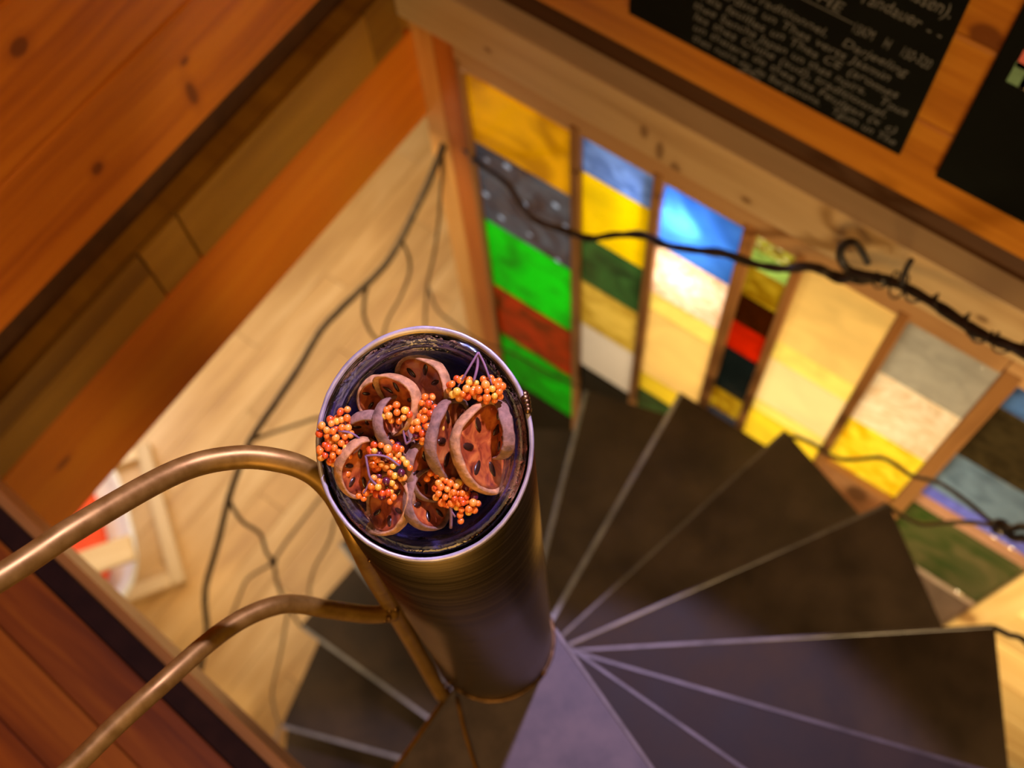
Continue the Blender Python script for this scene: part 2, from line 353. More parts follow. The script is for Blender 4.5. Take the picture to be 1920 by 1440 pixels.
# stained glass window
def glass(name, c, var=0.25, scale=9.0, gloss=0.05, bump=0.25, dist=1.0, c2=None, dots=None):
    m, nt, out = mat(name)
    tc = N(nt, 'ShaderNodeTexCoord'); oi = N(nt, 'ShaderNodeObjectInfo')
    off = N(nt, 'ShaderNodeVectorMath', operation='SCALE'); off.inputs[0].default_value = (11.0, 17.0, 3.0); L(nt, oi.outputs['Random'], off.inputs['Scale'])
    add = N(nt, 'ShaderNodeVectorMath', operation='ADD'); L(nt, tc.outputs['Object'], add.inputs[0]); L(nt, off.outputs[0], add.inputs[1])
    n = N(nt, 'ShaderNodeTexNoise'); n.inputs['Scale'].default_value = scale; n.inputs['Detail'].default_value = 5; n.inputs['Distortion'].default_value = dist
    L(nt, add.outputs[0], n.inputs['Vector'])
    lo = c2 if c2 else [v*(1-var) for v in c]
    r = ramp(nt, n.outputs[0], [(0.36, lo), (0.62, c)])
    gc = r.outputs[0]
    if dots:   # bright dots: lamp glints painted into the grey-blue pane, pattern in the lime
        vo = N(nt, 'ShaderNodeTexVoronoi'); vo.inputs['Scale'].default_value = dots[0]; L(nt, add.outputs[0], vo.inputs['Vector'])
        mr = N(nt, 'ShaderNodeMapRange'); L(nt, vo.outputs['Distance'], mr.inputs[0]); mr.inputs[1].default_value = dots[1]; mr.inputs[2].default_value = dots[1]*1.5; mr.inputs[3].default_value = 1.0; mr.inputs[4].default_value = 0.0
        gc = mixc(nt, mr.outputs[0], gc, dots[2])
    tr = N(nt, 'ShaderNodeBsdfTranslucent'); L(nt, gc, tr.inputs[0])
    gl = N(nt, 'ShaderNodeBsdfGlossy'); gl.inputs['Roughness'].default_value = 0.12; gl.inputs[0].default_value = (1, 1, 1, 1)
    mx = N(nt, 'ShaderNodeMixShader'); mx.inputs[0].default_value = gloss
    L(nt, tr.outputs[0], mx.inputs[1]); L(nt, gl.outputs[0], mx.inputs[2]); L(nt, mx.outputs[0], out.inputs[0])
    n2 = N(nt, 'ShaderNodeTexNoise'); n2.inputs['Scale'].default_value = scale*3; n2.inputs['Detail'].default_value = 2; n2.inputs['Distortion'].default_value = 2
    L(nt, add.outputs[0], n2.inputs['Vector'])
    b = N(nt, 'ShaderNodeBump'); b.inputs['Strength'].default_value = bump; b.inputs['Distance'].default_value = 0.01
    L(nt, n2.outputs[0], b.inputs['Height']); L(nt, b.outputs[0], gl.inputs['Normal'])
    return m
G = dict(
    amber=glass('glass_amber', (1.0, 0.50, 0.0), 0.5, 5, c2=(0.55, 0.24, 0.0)),
    greyblue=glass('glass_greyblue', (0.085, 0.12, 0.20), 0.5, 7, gloss=0.10, bump=1.0, c2=(0.030, 0.026, 0.048), dots=(15, 0.13, (0.40, 0.58, 1.0))),
    green=glass('glass_green', (0.004, 0.85, 0.008), 0.5, 6, gloss=0.02, c2=(0.01, 0.36, 0.008)),
    redbrown=glass('glass_redbrown', (0.50, 0.030, 0.0), 0.5, 9, c2=(0.10, 0.018, 0.0)),
    blue=glass('glass_blue', (0.20, 0.36, 0.85), 0.4, 11, c2=(0.08, 0.16, 0.46)),
    yellow=glass('glass_yellow', (1.0, 0.68, 0.0), 0.25, 6),
    dkgreen=glass('glass_darkgreen', (0.035, 0.11, 0.025), 0.5, 8, c2=(0.018, 0.042, 0.012)),
    olive=glass('glass_olive', (0.72, 0.50, 0.08), 0.4, 10, c2=(0.42, 0.26, 0.02)),
    beige=glass('glass_beige', (0.72, 0.64, 0.54), 0.1, 4),
    royal=glass('glass_royal', (0.045, 0.18, 0.62), 0.5, 7, c2=(0.02, 0.09, 0.36)),
    swirl=glass('glass_swirl', (1.0, 0.80, 0.62), 0.4, 12, dist=4, c2=(0.72, 0.42, 0.24)),
    ambl=glass('glass_light_amber', (1.0, 0.66, 0.20), 0.18, 6),
    streak=glass('glass_streak_yellow', (1.0, 0.80, 0.18), 0.2, 10),
    cream=glass('glass_cream', (0.92, 0.72, 0.34), 0.12, 5),
    yolk=glass('glass_yolk', (1.0, 0.72, 0.03), 0.2, 9),
    hammer=glass('glass_hammered_yellow', (1.0, 0.80, 0.04), 0.4, 24, dist=0.4, c2=(0.85, 0.48, 0.0)),
    greige=glass('glass_greige', (0.52, 0.47, 0.36), 0.2, 14, gloss=0.14, bump=0.6),
    creamsw=glass('glass_cream_swirl', (1.0, 0.86, 0.60), 0.2, 7, dist=5, c2=(0.85, 0.60, 0.34)),
    limed=glass('glass_lime_dots', (0.50, 0.55, 0.05), 0.5, 34, gloss=0.15, bump=0.9, c2=(0.20, 0.13, 0.004), dots=(38, 0.22, (0.95, 1.0, 0.5))),
    lime=glass('glass_lime', (0.55, 0.95, 0.22), 0.5, 14, c2=(0.25, 0.42, 0.08)),
    mustard=glass('glass_mustard', (0.44, 0.30, 0.012), 0.4, 12, c2=(0.20, 0.10, 0.0)),
    brown=glass('glass_brown', (0.035, 0.006, 0.0), 0.4, 8, gloss=0.03),
    red=glass('glass_red', (0.50, 0.012, 0.0), 0.4, 9, c2=(0.22, 0.006, 0.0)),
    black=glass('glass_black', (0.006, 0.010, 0.010), 0.4, 8, gloss=0.03),
    navy=glass('glass_navy', (0.02, 0.03, 0.06), 0.4, 8, gloss=0.04),
    sky=glass('glass_sky', (0.12, 0.32, 0.75), 0.5, 12, c2=(0.04, 0.12, 0.32)),
    umber=glass('glass_umber', (0.05, 0.035, 0.012), 0.6, 16, gloss=0.03),
    steel=glass('glass_steelblue', (0.19, 0.30, 0.40), 0.4, 12, c2=(0.10, 0.17, 0.24)),
    violet=glass('glass_violet', (0.22, 0.26, 1.0), 0.4, 12, c2=(0.14, 0.16, 0.7)),
    pink=glass('glass_rose_bar', (0.72, 0.34, 0.20), 0.3, 12, gloss=0.2),
    moss=glass('glass_moss', (0.17, 0.15, 0.05), 0.5, 6, c2=(0.025, 0.075, 0.008)),
    rosew=glass('glass_rose_white', (0.95, 0.72, 0.55), 0.4, 12, gloss=0.25),
    tan=glass('glass_tan', (0.34, 0.22, 0.15), 0.3, 8),
)
win = link('window_1', None); win.location = (0, YW, -1.3)
tag(win, 'wall of stacked coloured glass panes between upright pine mullions', 'window', kind='structure')
COLS = [
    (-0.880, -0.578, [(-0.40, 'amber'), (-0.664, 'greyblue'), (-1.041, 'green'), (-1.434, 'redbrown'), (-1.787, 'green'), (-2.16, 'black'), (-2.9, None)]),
    (-0.552, -0.359, [(-0.37, 'blue'), (-0.522, 'yellow'), (-0.805, 'dkgreen'), (-1.057, 'olive'), (-1.321, 'beige'), (-1.625, 'black'), (-2.9, None)]),
    (-0.334, -0.135, [(-0.372, 'royal'), (-0.650, 'swirl'), (-0.888, 'streak'), (-0.985, 'ambl'), (-1.40, 'yolk'), (-1.522, 'dkgreen'), (-1.68, 'black'), (-2.9, None)]),
    (-0.105, -0.010, [(-0.372, 'limed'), (-0.44, 'lime'), (-0.514, 'mustard'), (-0.649, 'brown'), (-0.790, 'red'), (-0.938, 'black'), (-1.20, 'mustard'), (-1.339, 'navy'), (-2.9, None)]),
    (0.013, 0.224, [(-0.385, 'ambl'), (-0.765, 'streak'), (-0.862, 'cream'), (-1.125, 'streak'), (-1.19, 'yolk'), (-1.415, 'brown'), (-2.9, None)]),
    (0.249, 0.451, [(-0.380, 'greige'), (-0.640, 'creamsw'), (-0.922, 'hammer'), (-1.215, None)]),
    (0.490, 0.805, [(-0.392, 'sky'), (-0.506, 'umber'), (-0.797, 'steel'), (-1.031, 'violet'), (-1.095, 'pink'), (-1.165, 'moss'), (-1.560, 'rosew'), (-1.60, 'tan'), (-1.88, 'brown'), (-2.9, None)]),
]
def pane_me(w, hgt):
    """front face with a raised cushion edge and a 6 mm rim, open to the back so that the light behind comes through"""
    bm = bmesh.new(); e = 0.003
    o = [bm.verts.new((sx*w/2, sy*hgt/2, 0)) for sx, sy in ((-1, -1), (1, -1), (1, 1), (-1, 1))]
    f = [bm.verts.new((sx*(w/2-e), sy*(hgt/2-e), 0.003)) for sx, sy in ((-1, -1), (1, -1), (1, 1), (-1, 1))]
    b = [bm.verts.new((sx*w/2, sy*hgt/2, -0.004)) for sx, sy in ((-1, -1), (1, -1), (1, 1), (-1, 1))]
    bm.faces.new(f)
    for q in range(4):
        j = (q+1) % 4
        bm.faces.new((o[q], o[j], f[j], f[q])); bm.faces.new((b[q], b[j], o[j], o[q]))
    return bm_mesh(bm, 'pane')
edges = []
for (x0, x1, st) in COLS:
    edges.append((x0, x1))
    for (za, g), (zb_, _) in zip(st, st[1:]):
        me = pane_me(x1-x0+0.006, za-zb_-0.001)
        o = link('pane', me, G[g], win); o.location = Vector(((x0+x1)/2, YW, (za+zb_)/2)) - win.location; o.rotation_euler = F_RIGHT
mx = [(-0.896, -0.880)] + [(edges[q][1], edges[q+1][0]) for q in range(6)]
for (a, b) in mx:
    wplank(win, (a+b)/2, YW+0.002, -1.62, 2.56, b-a, 0.042, F_UPR, W_MULL, 'mullion', 0.003)
wplank(win, -0.225, YW+0.010, -0.3215, 1.348, 0.090, 0.05, F_RIGHT, W_BEAM2, 'head_rail', 0.003)
wplank(win, 0.649, YW+0.010, -0.3265, 0.398, 0.100, 0.05, F_RIGHT, W_BEAM2, 'head_rail', 0.003)
wplank(win, 0.35, YW-0.003, -1.226, 0.202, 0.018, 0.03, F_RIGHT, W_MULL, 'sill', 0.003)
wplank(win, 0.35, YW+0.012, -1.60, 0.202, 0.72, 0.02, F_RIGHT, W_RUST, 'panel', 0.002)
wplank(win, 0.35, YW+0.012, -2.44, 0.202, 0.92, 0.02, F_RIGHT, W_RUST, 'panel', 0.002)

po3 = link('trim_6', box_me('trim_6', 2.62, 0.085, 0.09, 0.004), W_PALE, loc=(0.850, 1.075, -1.655), rot=F_UPR)
tag(po3, 'pale pine post right of the widest glass column', 'post', kind='structure')
wb = link('wall_back', box_me('wall_back', 1.5, 0.03, 2.62, 0), W_DARK, loc=(1.645, 1.115, -1.655))
tag(wb, 'pale board wall to the right of the stained glass', 'wall', kind='structure')
for q in range(9):
    wplank(wb, 1.645, YW+0.035, -0.50-0.29*q, 1.49, 0.287, 0.03, F_RIGHT, W_PALE, 'plank', 0.004)

# upper floor, bottom left, with its edge strips (slightly out of square)
uf = link('floor_upper', box_me('floor_upper', 1.9, 1.3, 0.05, 0), W_DARK, loc=(-0.955, -0.969, -0.0455), rot=(0, 0, math.radians(-4.4)))
tag(uf, 'reddish pine floorboards of the upper landing at the stairwell edge', 'floor', kind='structure')
fu = Matrix.Rotation(math.radians(-4.4), 4, 'Z')
for q in range(9):
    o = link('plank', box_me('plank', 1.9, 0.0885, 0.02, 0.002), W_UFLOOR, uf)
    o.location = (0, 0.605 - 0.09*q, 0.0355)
def edge_piece(name, y0, y1, z0, z1, m, label):
    # distances y0..y1 are measured out from the board edge into the stairwell
    c = Vector((-0.47, -0.3550, 0)); d = fu @ Vector((1, 0, 0)); nn = fu @ Vector((0, 1, 0))
    ctr = c + nn*((y0+y1)/2) + Vector((-0.485, 0, 0)).project(d) + Vector((0, 0, (z0+z1)/2))
    o = link(name, box_me(name, 1.9, y1-y0, z1-z0, 0.002), m, loc=ctr, rot=(0, 0, math.radians(-4.4)))
    return tag(o, label, 'edge strip', kind='structure')
edge_piece('trim_7', 0.0005, 0.034, -0.16, -0.004, M_EDGE, 'dark brown edge strip along the upper floorboards')
edge_piece('trim_8', 0.0345, 0.052, -0.20, -0.030, W_LIP, 'thin tan fascia lip below the dark edge strip')

# ------------------------------------------------------------------ spiral staircase
st = link('spiral_staircase', None); st.location = (0, 0, ZF)
tag(st, 'dark steel spiral staircase winding down around a brushed steel column', 'staircase')
SO = st.location
HC, SLX, SLY, RC = 0.8727, -0.205, 0.328, 0.09
def rimz(x, y): return HC + SLX*x + SLY*y
def column():
    bm = bmesh.new(); n = 96
    def ring(r, zf): return [bm.verts.new((r*math.cos(2*math.pi*q/n), r*math.sin(2*math.pi*q/n), zf(r*math.cos(2*math.pi*q/n), r*math.sin(2*math.pi*q/n)))) for q in range(n)]
    def bridge(a, b):
        for q in range(n): bm.faces.new((a[q], a[(q+1) % n], b[(q+1) % n], b[q]))
    zs = [ZF] + [ZF + (0.5-ZF)*q/6 for q in range(1, 7)]
    rs = [ring(RC, (lambda zz: (lambda x, y: zz))(zz)) for zz in zs] + [ring(RC, lambda x, y: rimz(x, y)-0.0015)]
    for a, b in zip(rs, rs[1:]): bridge(a, b)
    inn = [ring(RC-0.0035, lambda x, y: rimz(x, y)-0.0015), ring(RC-0.0035, lambda x, y: 0.70)]
    cap = ring(0.001, lambda x, y: 0.70)
    bridge(rs[-1], inn[0]); bridge(inn[0], inn[1]); bridge(inn[1], cap)
    me = smooth(bm_mesh(bm, 'column')); return me
def child(name, me, m, parent): 
    o = link(name, me, m, parent); o.location = -SO if parent is st else (0, 0, 0); return o
colm = child('column', column(), M_STEEL, st)
def rim_ring():
    bm = bmesh.new(); n = 120; rings = []
    for (r, dz) in ((RC+0.0004, -0.0028), (RC+0.0006, 0.0), (RC-0.0004, 0.0010), (RC-0.0028, 0.0006), (RC-0.0036, -0.004)):
        rg = []
        for q in range(n):
            a = 2*math.pi*q/n; rr = r + 0.0004*noise.noise(Vector((math.cos(a)*9, math.sin(a)*9, r*300)))
            x, y = rr*math.cos(a), rr*math.sin(a); rg.append(bm.verts.new((x, y, rimz(x, y)+dz)))
        rings.append(rg)
    for a, b in zip(rings, rings[1:]):
        for q in range(n): bm.faces.new((a[q], a[(q+1) % n], b[(q+1) % n], b[q]))
    return smooth(bm_mesh(bm, 'rim'))
rim = link('rim', rim_ring(), M_RIM, colm); tag(rim, 'pale polished cut rim of the column')
wbm = bmesh.new(); pts = []
for q in range(97):
    a = 2*math.pi*q/96; r = RC+0.002; pts.append(Vector((r*math.cos(a), r*math.sin(a), 0.003)))
tube_bm(wbm, pts, [0.0030+0.0014*noise.noise(Vector((q*0.7, 0, 0))) for q in range(97)], 8)
link('weld_bead', smooth(bm_mesh(wbm, 'weld_bead')), M_WELD, colm)
bl = un(925, 655, 2, 0.90)
bb = bmesh.new()
for q in range(5):
    bmesh.ops.create_icosphere(bb, subdivisions=2, radius=0.0035+0.001*random.random(), matrix=Matrix.Translation((0.046+0.0025*q+0.001*random.random(), 0.0785-0.0024*q, rimz(0.05, 0.078)-0.002)))
link('weld_bead', smooth(bm_mesh(bb, 'weld_blob')), M_WELD, colm)

TH = {0: -0.345, 1: 0.0106, 2: 0.337, 3: 0.675, 4: 1.032, 5: 1.354, 6: 1.663, 7: 1.936}
for k in (8, 9, 10): TH[k] = 1.936 + (3.177-1.936)*(k-7)/4
TH[11] = 3.177; TH[12] = 3.526; TH[13] = 3.87
TIPS = {3: (1865, 1172), 4: (1665, 943), 5: (1472, 806), 6: (1275, 735), 7: (1097, 731), 11: (562, 1175), 12: (527, 1363)}
SO_, RT = 0.0868, 0.985
def epos(k, u): a = TH[k]; return Vector((math.cos(a)*u - math.sin(a)*SO_, math.sin(a)*u + math.cos(a)*SO_, 0))
tip = {}
for k in range(14):
    tip[k] = un(*TIPS[k], 2, -k*RISE) if k in TIPS else epos(k, RT)
    tip[k].z = 0
for k in range(14):
    F0, F1 = epos(k, 0.01), tip[k]
    ztop = -k*RISE
    if k == 0:
        poly = [F0, F1] + [Vector((RT*math.cos(a), RT*math.sin(a), 0)) for a in (-0.55, -0.85, -1.15, -1.45)] + [Vector((-0.002, -0.98, 0)), Vector((-0.006, -0.085, 0))]
    else:
        d = (tip[k-1].xy).to_3d(); a = -0.06
        B1 = Vector((d.x*math.cos(a)-d.y*math.sin(a), d.x*math.sin(a)+d.y*math.cos(a), 0)) * (F1.length/d.length)
        B0 = Vector((d.x, d.y, 0)).normalized()*0.085
        B0 = Vector((B0.x*math.cos(-0.35)-B0.y*math.sin(-0.35), B0.x*math.sin(-0.35)+B0.y*math.cos(-0.35), 0))
        poly = [F0, F1, B1, B0]
    o = prism('tread', [(p.x, p.y) for p in poly], ztop-0.006, ztop, M_LAND if k == 0 else M_TREAD, st); o.location = -SO
    dv = (F1-F0).normalized(); nn = Vector((dv.y, -dv.x, 0))
    nw = 0.010 if k >= 6 else 0.005
    a0, a1 = F0 + dv*0.03, F1 - dv*0.004
    q = prism('nosing', [(p.x, p.y) for p in (a0 - nn*0.002, a1 - nn*0.002, a1 + nn*nw, a0 + nn*nw)], ztop-0.022, ztop+0.0012, M_NOSE_LIT if k >= 6 else M_NOSE, o, bev=0.001)
# edge strap and foot strap of the landing
o = tube('edge_strap', [(-0.006, -0.100, 0.003), (-0.004, -0.5, 0.003), (-0.002, -0.97, 0.003)], 0.0035, M_TUBE, st, n=2, seg=8); o.location = -SO
o = tube('foot_strap', [(0.008, -0.102, 0.003), (0.050, -0.137, 0.003), (0.115, -0.183, 0.003), (0.20, -0.243, 0.003)], 0.0028, M_TUBE, st, n=3, seg=8); o.location = -SO

# ------------------------------------------------------------------ tubular handrail
hr = link('handrail', None); hr.location = (0, -0.1, 0)
tag(hr, 'bronze-brown tubular handrail with two bent rails welded to the column', 'handrail')
TR = 0.0105
up = [dep(828, 1303, 1.715), dep(783, 1222, 1.545), dep(738, 1143, 1.345), dep(700, 1075, 1.145), dep(675, 1024, 1.075), dep(651, 972, 1.055), dep(622, 922, 1.04), dep(582, 885, 1.025), dep(525, 864, 1.012), dep(440, 858, 1.0), dep(330, 885, .975), dep(150, 985, .905), dep(0, 1083, .86)]
last = Vector(up[-1]); dirv = (Vector(up[-1]) - Vector(up[-3])).normalized()
up += [last + dirv*0.15, last + dirv*0.45]
def hchild(name, o): o.parent = hr; o.location = -hr.location; return o
u = hchild('u', tube('upper_rail', up, TR, M_TUBE, None, n=8, seg=16))
lo = [dep(738, 1150, 1.315), dep(690, 1152, 1.29), dep(620, 1143, 1.255), dep(560, 1133, 1.225), dep(515, 1136, 1.20), dep(455, 1160, 1.175), dep(390, 1205, 1.145), dep(300, 1285, 1.10), dep(215, 1362, 1.075), dep(130, 1445, 1.05)]
last = Vector(lo[-1]); dirv = (Vector(lo[-1]) - Vector(lo[-3])).normalized()
lo += [last + dirv*0.15, last + dirv*0.40]
u2 = hchild('u', tube('lower_rail', lo, TR*0.96, M_TUBE, None, n=8, seg=16))
def weldlump(c, r, parent, n=9):
    bm = bmesh.new()
    for q in range(n):
        a = 2*math.pi*q/n
        bmesh.ops.create_icosphere(bm, subdivisions=1, radius=r*0.32*(0.8+0.5*random.random()), matrix=Matrix.Translation(Vector(c) + Vector((random.uniform(-.3, .3)*r, math.cos(a)*r, math.sin(a)*r))))
    return link('weld_bead', smooth(bm_mesh(bm, 'weld_lump')), M_WELD, parent)
weldlump(dep(733, 1152, 1.305), 0.010, u2); weldlump((-0.0135, -0.1005, 0.006), 0.011, u)
weldlump(dep(700, 1038, 1.045), 0.007, u, 6)
# posts carrying the far ends of both rails (outside the frame)
e1, e2 = Vector(up[-1]), Vector(lo[-1])
hchild('p', tube('rail_post', [(e1.x, e1.y, 0.0), (e1.x, e1.y, e1.z/2), tuple(e1)], TR, M_TUBE, None, n=1, seg=12))
hchild('p', tube('rail_post', [(e2.x, e2.y, 0.0), (e2.x, e2.y, e2.z/2), tuple(e2)], TR, M_TUBE, None, n=1, seg=12))

# ------------------------------------------------------------------ branch railing
br = link('branch_railing', None); br.location = (-0.849, -0.425, -12*RISE)
tag(br, 'wrought iron railing shaped like vine branches around the spiral stairs', 'railing')
def bchild(o): o.parent = br; o.location = -br.location; return o
def zpath(pxs, z0, z1):
    """image points to 3-D with the height running evenly from z0 to z1 along the picture path"""
    Ls = [0]
    for a, b in zip(pxs, pxs[1:]): Ls.append(Ls[-1] + math.dist(a, b))
    return [un(p[0], p[1], 2, z0 + (z1-z0)*l/Ls[-1]) for p, l in zip(pxs, Ls)]
right_px = [(1246, 459), (1302, 469), (1355, 475), (1418, 496), (1470, 504), (1520, 500), (1560, 514), (1600, 523), (1650, 523), (1700, 540), (1760, 575), (1820, 615), (1870, 640), (1920, 660), (1990, 705)]
right = [cyl(px, py, 0.985) for px, py in right_px]
mid_px = [(838, 256), (862, 268), (890, 300), (949, 344), (974, 381), (1002, 412), (1065, 434), (1105, 447), (1152, 441), (1205, 441)]
mid = zpath(mid_px + [right_px[0]], -0.775, right[0].z)[:-1]
left_px = [(838, 256), (815, 315), (790, 370), (752, 448), (725, 492), (690, 530), (640, 578), (600, 622), (560, 690), (520, 750), (470, 825), (448, 880), (430, 930), (408, 1020), (388, 1090), (384, 1130), (388, 1180), (380, 1230), (366, 1290)]
left = zpath(left_px, -0.775, -1.70)
# beyond the frame the rail climbs on round the stair to the landing
a_last = math.atan2(right[-1].y, right[-1].x); z_last = right[-1].z
ext = [Vector((0.985*math.cos(a_), 0.985*math.sin(a_), z_last + (0.86 - z_last)*(a_last - a_)/(a_last + 0.36))) for a_ in [a_last - 0.16*q for q in range(1, 1 + int((a_last + 0.36)/0.16))]]
vine = mid + right + ext
qv = catmull(vine, 6)
rv = []
for q, p in enumerate(qv):
    f = q/(len(qv)-1); rv.append((0.0075 + 0.0040*f)*(1+0.10*math.sin(q*1.1)+0.08*math.sin(q*0.37)))
bm = bmesh.new(); tube_bm(bm, qv, rv, 10, 0.12)
stem_r = bchild(link('main_vine', smooth(bm_mesh(bm, 'main_vine')), M_IRON))
stem_l = bchild(tube('main_branch', left, 0.008, M_TWIG, None, n=6, seg=10, lump=0.12, taper=(0.0100, 0.0090)))
def left_z(px, py):
    best = min(range(len(left_px)), key=lambda q: math.dist(left_px[q], (px, py))); return left[best].z
def twig(pxs, z0, z1, r=0.005, m=None, name='twig'):
    return bchild(tube(name, zpath(pxs, z0, z1), r, m or M_TWIG, None, n=6, seg=8, lump=0.12, taper=(r, r*0.8)))
twig([(690, 530), (683, 565), (683, 595), (700, 630), (722, 642)], left_z(690, 530), left_z(690, 530)-0.25, 0.0055)
twig([(752, 448), (766, 480), (768, 510), (752, 555), (727, 600), (716, 640)], left_z(752, 448), left_z(752, 448)-0.4, 0.0045)
twig([(830, 275), (828, 340), (822, 420), (813, 480), (801, 535), (797, 600), (797, 640)], -0.80, -1.75, 0.005)
twig([(801, 535), (820, 580), (850, 606), (900, 640), (960, 662), (1030, 700), (1092, 728)], -1.55, -1.60, 0.0045)
twig([(466, 826), (500, 815), (554, 797), (603, 781), (640, 775)], left_z(470, 825), left_z(470, 825)-0.15, 0.0055)
twig([(429, 936), (440, 958), (457, 980), (488, 1001), (499, 1035), (512, 1053), (518, 1085), (530, 1120), (548, 1150), (562, 1172)], left_z(430, 930), -11*RISE, 0.0065, M_IRON)
zn = left_z(430, 930) - 0.55
twig([(512, 1053), (535, 1018), (560, 985), (597, 938), (640, 890)], zn, zn-0.1, 0.0055)
twig([(508, 1058), (466, 1084), (450, 1115), (436, 1150), (420, 1185)], zn, zn-0.25, 0.0048)
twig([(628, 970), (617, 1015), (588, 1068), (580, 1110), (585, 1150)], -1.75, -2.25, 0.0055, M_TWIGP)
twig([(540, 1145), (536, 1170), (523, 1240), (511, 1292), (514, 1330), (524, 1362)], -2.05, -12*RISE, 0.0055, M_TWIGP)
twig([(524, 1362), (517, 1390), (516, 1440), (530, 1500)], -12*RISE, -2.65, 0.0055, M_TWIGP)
# nodes
def node(p, r, m):
    bm = bmesh.new(); bmesh.ops.create_icosphere(bm, subdivisions=2, radius=r)
    for v in bm.verts: v.co *= 1 + 0.3*noise.noise(v.co*180 + Vector(p)*10)
    o = link('knot', smooth(bm_mesh(bm, 'knot')), m, br); o.location = Vector(p) - br.location
node(un(512, 1053, 2, zn), 0.014, M_IRON); node(left[12], 0.011, M_TWIG); node(left[5], 0.011, M_TWIG); node(left[3], 0.010, M_TWIG); node(left[0], 0.012, M_TWIG); node(left[10], 0.011, M_TWIG)
# right hand curl, coils and lower twigs
RV = 0.975
def rtwig(pxs, r=0.006, m=None, rad=RV, name='twig', taper=None):
    return bchild(tube(name, [cyl(px, py, rad) for px, py in pxs], r, m or M_IRON, None, n=6, seg=8, lump=0.12, taper=taper or (r, r*0.8)))
rtwig([(1660, 524), (1622, 516), (1592, 507), (1577, 486), (1577, 465), (1588, 455), (1602, 455), (1614, 468), (1628, 494)], 0.0078, name='curl', taper=(0.010, 0.0065))
rtwig([(1690, 535), (1694, 518), (1700, 503), (1709, 488)], 0.0065)
rtwig([(1540, 506), (1556, 518), (1576, 527), (1600, 522)], 0.007)
def coil(name, i0, i1, turns, rr, wr):
    """thin wire wound round the vine between two of its stations"""
    seg = right[i0:i1+1]; q = catmull(seg, 40//(len(seg)-1)+6); pts = []
    n = len(q)
    for k, p in enumerate(q):
        t = (q[min(k+1, n-1)] - q[max(k-1, 0)]).normalized(); a = t.orthogonal().normalized(); b = t.cross(a)
        if k and True:
            pass
        an = 2*math.pi*turns*k/(n-1); ref = Vector((0, 0, 1)); a = (ref - t*ref.dot(t)).normalized(); b = t.cross(a)
        rad = rr*(0.8 + 0.35*math.sin(k*0.45))
        pts.append(p + a*math.cos(an)*rad + b*math.sin(an)*rad)
    bm = bmesh.new(); tube_bm(bm, pts, wr, 7)
    bchild(link(name, smooth(bm_mesh(bm, name)), M_IRON))
coil('wire_coil', 8, 9, 2.0, 0.022, 0.0022)
coil('wire_coil', 9, 12, 3.2, 0.018, 0.0026)
coil('wire_coil', 11, 13, 2.0, 0.019, 0.0018)
rtwig([(1476, 818), (1500, 822), (1530, 836), (1552, 852), (1578, 861), (1610, 861), (1650, 858), (1680, 872), (1710, 892), (1760, 905), (1810, 938), (1850, 972), (1876, 988)], 0.0058, M_TWIG, 0.99)
rtwig([(1667, 950), (1694, 968), (1730, 983), (1775, 980), (1830, 980), (1876, 990)], 0.0058, M_TWIG, 0.98)
nd = cyl(1876, 989, 0.985)
bchild(tube('twig', [nd, cyl(1900, 991, 0.985), cyl(1935, 992, 0.985), (cyl(1935, 992, 0.985) + ext[2])/2, ext[2]], 0.0075, M_IRON, None, n=6, seg=8, lump=0.12, taper=(0.0075, 0.006)))
t3_ = tip[2].copy(); t3_.z = -2*RISE
bchild(tube('twig', [nd, cyl(1900, 1008, 0.985), cyl(1940, 1034, 0.985), (cyl(1940, 1034, 0.985) + t3_)/2 + Vector((0.03, 0.02, 0.02)), t3_], 0.0085, M_IRON, None, n=6, seg=8, lump=0.12, taper=(0.0085, 0.007)))
q_ = cyl(1930, 1212, 0.99)
bchild(tube('twig', [cyl(1866, 1178, 0.99), cyl(1890, 1190, 0.99), q_, q_ + Vector((0.10, -0.12, 0.10)), ext[5]], 0.0065, M_IRON, None, n=6, seg=8, lump=0.12, taper=(0.0065, 0.0055)))
node(cyl(1876, 989, 0.983), 0.017, M_IRON)

# ------------------------------------------------------------------ chalkboards
def board(name, x0, x1, z0, z1, label):
    root = link(name, box_me(name, x1-x0, z1-z0, 0.008, 0.0015), M_BOARD, loc=((x0+x1)/2, YW-0.005, (z0+z1)/2), rot=F_RIGHT)
    return tag(root, label, 'chalkboard', 'chalkboards on the plank wall')
b1 = board('chalkboard', -0.452, 0.095, 0.086, 0.92, 'black chalkboard covered in white handwriting, left of the two')
b2 = board('chalkboard', 0.163, 0.75, 0.080, 0.92, 'black chalkboard with small green and pink stickers, right edge of picture')
dg = bpy.context.evaluated_depsgraph_get()
def chalk(parent, body, x, z, size, shear=0.25, name='chalk_word', off=0.0, rot=0.0):
    cu = bpy.data.curves.new('txt', 'FONT'); cu.body = body; cu.size = size; cu.shear = shear; cu.space_character = 1.0; cu.offset = off
    cu.extrude = 0.0003; cu.resolution_u = 3
    t = bpy.data.objects.new('txt', cu); COL.objects.link(t)
    bpy.context.view_layer.update()
    me = bpy.data.meshes.new_from_object(t.evaluated_get(bpy.context.evaluated_depsgraph_get()))
    bpy.data.objects.remove(t); bpy.data.curves.remove(cu)
    sx = 1.0
    for v in me.vertices:   # unsteady hand
        v.co.y += 0.12*size*noise.noise(Vector((v.co.x*28 + x*50, z*90, 0)))
    o = link(name, me, M_CHALK, parent)
    # board local frame: X right, Y up, Z out of the wall
    o.location = (x - parent.location.x, z - parent.location.z, 0.0045); o.rotation_euler = (0, 0, rot)
    return o
